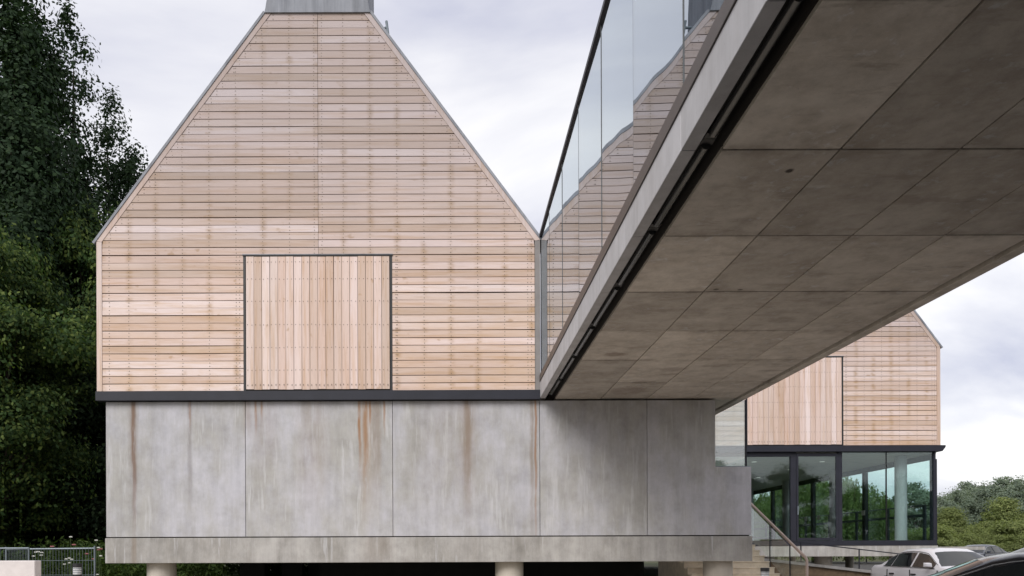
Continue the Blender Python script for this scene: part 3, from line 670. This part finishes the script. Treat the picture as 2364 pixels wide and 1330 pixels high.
popA = poplar_meshes(27, 3.2, 11, 135000, .08, LM['poplar'])
popB = poplar_meshes(24, 2.5, 8, 85000, .085, LM['poplar'])
limeA = broad_meshes(13, 4.6, 130, 110000, .08, LM['lime'], .04, .75)
limeB = broad_meshes(11, 4.2, 170, 70000, .10, LM['dark'], .02, .9)
def px_x(px, y): return (px-1041)/1800*y
tree('poplar_tree', popA, -19.2, 32.0, 1.22, 10, 'tallest dark poplar, its top rising past the others')
tree('poplar_tree', popB, -17.35, 36.0, 1.085, 80, 'dark poplar with a narrow pointed top beside the tallest one')
tree('poplar_tree', popB, -16.9, 38.5, .985, 200, 'dark poplar with a lower rounded top beside the pointed one')
tree('poplar_tree', popA, -16.9, 40.5, .79, 140, 'short dark poplar just showing behind the gable roof edge')
tree('poplar_tree', popB, -15.9, 42.5, .83, 300, 'shortest dark poplar touching the gable roof edge')
tree('poplar_tree', popA, -23.5, 38.0, .95, 60, 'dark poplar filling in behind the tallest one')
tree('lime_tree', limeA, -15.9, 26.6, .84, 30, 'leafy lime tree with pale leaf edges standing before the dark trees', sz=1.0)
tree('lime_tree', limeA, -19.4, 29.5, .95, 160, 'leafy lime tree below the tallest poplar', sz=1.28)
tree('lime_tree', limeA, -15.2, 33.5, .9, 250, 'leafy lime tree half hidden behind the gable house', sz=1.30)
for i, (x, y, s) in enumerate(((-13.2, 30.5, .78), (-17.5, 33.5, .9), (-22, 34, .95), (-11.5, 34, .9), (-13.6, 37.5, 1.15), (-18.5, 40, 1.3), (-8.5, 38, .8), (-25, 31, 1.1))):
    tree('hedge_tree', limeB, x, y, s, 70*i, 'dark dense hedge mass added to block light below the poplars', 'dark hedge trees below the poplars')  # dark leaf mass added to keep light out below the poplars
# undergrowth and wild flowers
def weeds(name, xr, yr, n, hmax, label):
    pts = []
    for k in range(n):
        x = random.uniform(*xr); y = random.uniform(*yr); h = hmax*random.uniform(.55, 1); m = 22
        t = rng.random(m); pts.append(np.stack([x+rng.normal(size=m)*.09*(.4+t), y+rng.normal(size=m)*.09, gz(y)+h*t], 1))
    o = link(name, leaf_mesh(name, np.concatenate(pts), .075, LM['weed'], .6, .4), None); tag(o, label, 'plants', kind='stuff')
weeds('undergrowth', (-17, -8.3), (23.0, 28.5), 1150, 1.85, 'thick green weeds growing behind the mesh barriers')
weeds('undergrowth', (-8.6, -2.5), (25.5, 29), 520, 1.45, 'green weeds seen between the columns under the raised slab')
petal = plain('white_petals', (.75, .75, .70), .6); pink = plain('pink_petals', (.42, .16, .17), .6)
def flower(x, y, z, r, mat, label, group):
    f = empty('wild_flower', (x, y, gz(y)), 0, label, 'flower', group); h = z-gz(y)
    tube('stem', [(0, 0, 0), (.02, 0, h*.6), (0, 0, h)], .006, W['weedstem'], f, 5)
    vf = []
    for k in range(9):
        a = k*2.4; d = r*math.sqrt(k/9); px_, py_ = d*math.cos(a), d*math.sin(a); s = r*.36
        vf.append(([(px_+s, py_, h), (px_+s*.3, py_+s, h+.008), (px_-s, py_, h+.004), (px_-s*.3, py_-s, h), (px_, py_, h+.03), (px_, py_, h-.02)], [(0, 1, 4), (1, 2, 4), (2, 3, 4), (3, 0, 4), (1, 0, 5), (2, 1, 5), (3, 2, 5), (0, 3, 5)]))
    v, fc = join(vf); obj('flower_head', v, fc, mat, f)
W['weedstem'] = plain('weed_stems', (.05, .08, .02), .7)
for (fx, fy_) in ((82, 1275), (88, 1274), (96, 1276), (95, 1282), (77, 1284), (152, 1291), (159, 1289), (165, 1292), (149, 1303), (160, 1300), (222, 1248), (227, 1265), (163, 1240), (232, 1284), (225, 1327)):
    y = 22.7; flower(px_x(fx, y), y, EYE+(1280-fy_+3.0)/1800*y, .04, petal, 'small white umbel flower among the weeds behind the barrier', 'white wild flowers')
for (fx, fy_) in ((170, 1258), (228, 1270), (143, 1268), (216, 1291), (120, 1262), (200, 1279), (232, 1268)):
    y = 22.9; flower(px_x(fx, y), y, EYE+(1280-fy_+3.0)/1800*y, .05, pink, 'small pink flower among the weeds behind the barrier', 'pink wild flowers')

# trees right and beyond
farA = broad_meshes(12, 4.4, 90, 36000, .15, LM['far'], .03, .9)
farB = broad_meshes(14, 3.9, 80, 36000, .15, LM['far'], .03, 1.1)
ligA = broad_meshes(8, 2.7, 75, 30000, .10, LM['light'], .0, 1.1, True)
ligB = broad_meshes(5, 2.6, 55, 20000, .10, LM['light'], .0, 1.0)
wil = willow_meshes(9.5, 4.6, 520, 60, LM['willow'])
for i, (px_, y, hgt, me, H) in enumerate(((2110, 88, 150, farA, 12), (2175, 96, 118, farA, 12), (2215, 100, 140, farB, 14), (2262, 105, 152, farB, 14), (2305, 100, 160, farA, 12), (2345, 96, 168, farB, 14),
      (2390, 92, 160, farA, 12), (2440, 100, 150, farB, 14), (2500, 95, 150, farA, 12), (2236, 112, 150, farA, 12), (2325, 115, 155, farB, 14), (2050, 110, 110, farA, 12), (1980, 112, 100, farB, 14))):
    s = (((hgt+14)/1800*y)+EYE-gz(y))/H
    tree('woodland_tree', me, px_x(px_, y), y, s, 57*i, 'hazy blue green tree in the wood beyond the car park', 'trees of the far wood')
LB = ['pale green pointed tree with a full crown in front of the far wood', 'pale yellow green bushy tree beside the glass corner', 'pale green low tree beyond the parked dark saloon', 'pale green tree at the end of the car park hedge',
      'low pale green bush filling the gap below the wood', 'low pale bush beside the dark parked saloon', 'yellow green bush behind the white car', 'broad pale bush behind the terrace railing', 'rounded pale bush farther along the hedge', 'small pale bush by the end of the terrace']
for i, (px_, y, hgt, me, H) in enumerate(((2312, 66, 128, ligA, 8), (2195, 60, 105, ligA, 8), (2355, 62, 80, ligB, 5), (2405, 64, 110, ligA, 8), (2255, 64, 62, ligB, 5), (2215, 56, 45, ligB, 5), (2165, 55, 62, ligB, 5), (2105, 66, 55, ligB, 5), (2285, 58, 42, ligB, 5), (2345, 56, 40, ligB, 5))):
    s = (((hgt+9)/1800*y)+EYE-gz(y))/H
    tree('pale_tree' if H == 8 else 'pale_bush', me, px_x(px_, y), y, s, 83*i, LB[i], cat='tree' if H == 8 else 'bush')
WL = ['weeping willow with the tallest crown beyond the terrace railing', 'weeping willow seen through the glass door of the pavilion', 'small weeping willow seen through the pane behind the stair handrail', 'weeping willow farther back behind the handrail pane']
for i, (px_, y, hgt, s2) in enumerate(((1960, 58, 175, 1), (1880, 62, 210, 1), (1790, 72, 130, 1), (1745, 78, 150, 1))):
    s = ((hgt/1800*y)+EYE-gz(y))/9.5
    tree('weeping_willow', wil, px_x(px_, y), y, s, 95*i, WL[i])
lp = empty('street_lamp', (px_x(2000, 62), 62, .65), label='slim street lamp beside the willows', cat='street lamp')
tube('pole', [(0, 0, 0), (0, 0, 5.0)], .05, W['steel'], lp); box('lamp_head', -.35, .15, -.12, .12, 5.0, 5.14, W['steel'], lp)
# trees on the photographer's side, mirrored in the glass
for i, (x, y, s) in enumerate([(6+6.5*k, -30-3*(k % 2), .74+.09*((k*7) % 3)) for k in range(10)] + [(-30, -30, 1.0)]):
    tree('lime_tree', limeA, x, y, s, 66*i, 'lime tree across the car park, mirrored in the pavilion glass', 'trees across the car park')

# ------------------------------------------------------------------ cars
SEDAN = [(2.36, .55, .60, .70, None, 0), (2.28, .64, .69, .80, None, 0), (1.9, .76, .81, .85, None, 0), (1.3, .84, .89, .87, None, 0), (.80, .90, .955, .875, None, 0),
         (.05, .92, 0, .875, 1.345, .56), (-.20, .925, 0, .875, 1.40, .585), (-.6, .93, 0, .875, 1.412, .60), (-1.0, .935, 0, .875, 1.395, .59), (-1.22, .94, 0, .875, 1.355, .575),
         (-1.78, .95, 1.00, .865, None, 0), (-2.15, .93, .975, .84, None, 0), (-2.30, .88, .93, .80, None, 0), (-2.36, .70, .76, .76, None, 0)]
HATCH = [(2.25, .55, .60, .70, None, 0), (2.15, .64, .69, .80, None, 0), (1.8, .74, .79, .83, None, 0), (1.3, .83, .88, .85, None, 0), (.95, .90, .95, .855, None, 0),
         (.10, .92, 0, .855, 1.33, .55), (-.15, .925, 0, .855, 1.385, .575), (-.6, .93, 0, .855, 1.40, .59), (-1.0, .935, 0, .855, 1.385, .58), (-1.35, .94, 0, .855, 1.33, .565),
         (-2.05, .93, 1.00, .83, None, 0), (-2.15, .88, .95, .80, None, 0), (-2.22, .70, .76, .77, None, 0), (-2.25, .6, .66, .75, None, 0)]
def section(s):
    x, zb, zt, w, zr, wr = s
    if zr is None: top = [(w*.90, zt-.012), (w*.70, zt+.004), (w*.35, zt+.014), (0, zt+.02)]
    else: top = [(wr, zr-.045), (wr*.88, zr-.012), (wr*.5, zr+.006), (0, zr+.012)]
    return [(w*.86, .19), (w*.97, .27), (w*1.005, .45), (w, .62), (w*.985, zb-.06), (w*.955, zb)] + top
def car(kind, paint, x, y, rz, label, z=None):
    st_ = SEDAN if kind == 'sedan' else HATCH
    root = empty('parked_car', (x, y, gz(y) if z is None else z), R(rz), label, 'car')
    secs = [section(s) for s in st_]; n = len(secs[0]); V, F = [], []
    for s, sc in zip(st_, secs):
        V += [(s[0], -yy, zz) for yy, zz in sc] + [(s[0], yy, zz) for yy, zz in sc[-2::-1]]
    m = 2*n-1
    for i in range(len(st_)-1):
        for k in range(m-1): F.append((i*m+k, (i+1)*m+k, (i+1)*m+k+1, i*m+k+1))
        F.append((i*m+m-1, (i+1)*m+m-1, (i+1)*m, i*m))
    F += [tuple(range(m)), tuple((len(st_)-1)*m+k for k in range(m-1, -1, -1))]
    body = obj('body', V, F, paint, root, smooth=32)
    def lerp_sec(xx):
        for i in range(len(st_)-1):
            a, b_ = st_[i][0], st_[i+1][0]
            if b_ <= xx <= a:
                t = (a-xx)/(a-b_); return [(p[0]+(q[0]-p[0])*t, p[1]+(q[1]-p[1])*t) for p, q in zip(secs[i], secs[i+1])]
    cowl = next(i for i, s in enumerate(st_) if s[4] is not None)-1
    rear = max(i for i, s in enumerate(st_) if s[4] is not None)
    G = W['carglass']
    def side_win(xa, xb, sgn, name):
        N = 10; lo, up = [], []
        for k in range(N+1):
            xx = xa+(xb-xa)*k/N; sc = lerp_sec(xx); D, E = sc[5], sc[6]
            for lst, t in ((lo, .06), (up, .86)):
                lst.append((xx, sgn*(D[0]+(E[0]-D[0])*t+.018), max(D[1]+.02, D[1]+(E[1]-D[1])*t)))
        V = lo+up; V2 = [(a, b_-sgn*.012, c) for a, b_, c in V]; L = N+1
        F = [(k, k+1, L+k+1, L+k) for k in range(N)]; return obj(name, V+V2, F+[tuple(i+2*L for i in f[::-1]) for f in F], G, root, smooth=40)
    x0_ = st_[cowl][0]; x1_ = st_[rear+1][0]; bp = -.32
    for sgn in (-1, 1):
        side_win(x0_-.22, bp+.04, sgn, 'side_window'); side_win(bp-.05, st_[rear][0]+.03, sgn, 'side_window'); side_win(st_[rear][0]-.02, st_[rear][0]-.30, sgn, 'quarter_window')
        tp = []
        for k in range(15):
            xx = x0_-.14+(st_[rear][0]-.34-x0_+.14)*k/14; sc = lerp_sec(xx); D, E = sc[5], sc[6]
            tp.append((xx, sgn*(D[0]+(E[0]-D[0])*.93+.016), max(D[1]+.02, D[1]+(E[1]-D[1])*.93)))
        tube('window_trim', tp, .009, W['chrome'], root, 6)
        lo = [(xx, sgn*(lerp_sec(xx)[5][0]+.014), lerp_sec(xx)[5][1]+.012) for xx in np.linspace(x0_-.14, st_[rear][0]-.34, 12)]
        tube('waist_trim', lo, .008, W['chrome'] if paint.name.startswith('black') else W['dark'], root, 6)
        for hx in (bp+.16, bp-.80): box('door_handle', hx-.10, hx+.09, *(sorted((sgn*.862, sgn*.893))), .74, .775, W['dark'], root)
        for dx_ in (bp, bp+1.12, bp-1.02): box('door_gap', dx_-.006, dx_+.006, *sorted((sgn*.86, sgn*(st_[7][3]*1.005+.003))), .30, .87, W['dark'], root)
        tr = box('trim_strip', -1.95, 1.95, *sorted((sgn*.845, sgn*.892)), .50, .535, W['dark'], root)
        mv = [(x0_-.30, sgn*.85, .94), (x0_-.30, sgn*1.03, .95), (x0_-.30, sgn*1.03, 1.06), (x0_-.30, sgn*.87, 1.06), (x0_-.20, sgn*.86, .95), (x0_-.22, sgn*1.0, .965), (x0_-.22, sgn*1.0, 1.04), (x0_-.20, sgn*.87, 1.045)]
        obj('mirror', mv, [(0, 1, 2, 3), (4, 5, 6, 7), (0, 1, 5, 4), (1, 2, 6, 5), (2, 3, 7, 6), (3, 0, 4, 7)], paint, root, bevel=.012)
        for wx in (1.40, -1.36):
            wa = obj('wheel_arch', *tube_vf([(wx, sgn*.60, .33), (wx, sgn*.882, .33)], .365, 28), W['dark'], root, smooth=40)
            wh = obj('tyre', *tube_vf([(wx, sgn*.68, .315), (wx, sgn*.895, .315)], .315, 28), W['dark'], root, smooth=40)
            obj('rim', *tube_vf([(wx, sgn*.80, .315), (wx, sgn*.903, .315)], [.21, .20], 20), W['galv'], wh, smooth=40)
        box('headlight', st_[0][0]-.06, st_[0][0]+.012, *sorted((sgn*.38, sgn*.68)), .50, .60, W['lens'], root)
        box('tail_light', st_[-1][0]-.012, st_[-1][0]+.05, *sorted((sgn*.42, sgn*.74)), .62, .72, W['redlens'], root)
    def screen(ia, ib, name):
        A, B = secs[ia], secs[ib]; xa, xb = st_[ia][0], st_[ib][0]; rows = 4; V = []; nrm_z = .008
        pa = [(-p[0], p[1]) for p in A[6:]] + [(p[0], p[1]) for p in A[-2:5:-1]]; pb = [(-p[0], p[1]) for p in B[6:]] + [(p[0], p[1]) for p in B[-2:5:-1]]
        for k in range(rows+1):
            t = .06+.86*k/rows
            for p, q in zip(pa, pb):
                V.append((xa+(xb-xa)*t+.006*(1 if xa > xb else -1), (p[0]+(q[0]-p[0])*t)*.955, p[1]+(q[1]-p[1])*t+nrm_z))
        L = len(pa); F = [(k*L+j, k*L+j+1, (k+1)*L+j+1, (k+1)*L+j) for k in range(rows) for j in range(L-1)]
        return obj(name, V, F, G, root, smooth=40)
    screen(cowl, cowl+1, 'windscreen'); screen(rear+1, rear, 'rear_window')
    box('bumper', st_[0][0]-.10, st_[0][0]+.07, -.80, .80, .30, .46, W['dark'], root, bevel=.03)
    box('bumper', st_[-1][0]-.07, st_[-1][0]+.10, -.80, .80, .32, .48, W['dark'], root, bevel=.03)
    box('grille', st_[0][0]-.05, st_[0][0]+.010, -.34, .34, .49, .60, W['dark'], root)
    box('number_plate', st_[0][0]+.07, st_[0][0]+.08, -.26, .26, .33, .44, W['render'], root)
    return root
def carpaint(name, c, rough=.25, metal=0.):
    m = Mat(name, rough, .5, metal); m.b.inputs['Coat Weight'].default_value = .35; m.b.inputs['Coat Roughness'].default_value = .04
    return m.color(m.mix(1., c, m.ramp(m.noise(2.5, 4), [(.3, .95), (.7, 1.04)]), 'MULTIPLY'))
m = Mat('car_window', .03, .5); W['carglass'] = m.color((.010, .012, .013))
W['chrome'] = plain('bright_trim', (.45, .46, .48), .25, .5, .8)
W['redlens'] = plain('red_lens', (.25, .01, .01), .2)
white = carpaint('pearl_white_paint', (.74, .72, .75)); black = carpaint('black_paint', (.008, .008, .010)); navy = carpaint('dark_blue_paint', (.02, .026, .04)); grey = carpaint('graphite_paint', (.03, .034, .04))
car('sedan', white, 12.5, 19.45, -90, 'pearl white saloon car parked beside the glass pavilion')
car('hatch', black, 6.3, 9.05, 154, 'glossy black hatchback parked under the footbridge')
car('sedan', navy, 29.6, 44, -150, 'dark blue saloon parked beyond the white car')
car('hatch', grey, 30.0, 40, 180, 'dark graphite car parked next to the dark blue saloon')
car('sedan', grey, 14.2, 29.2+1.8, 175, 'dark car standing behind the access ramp under the pavilion') if False else None
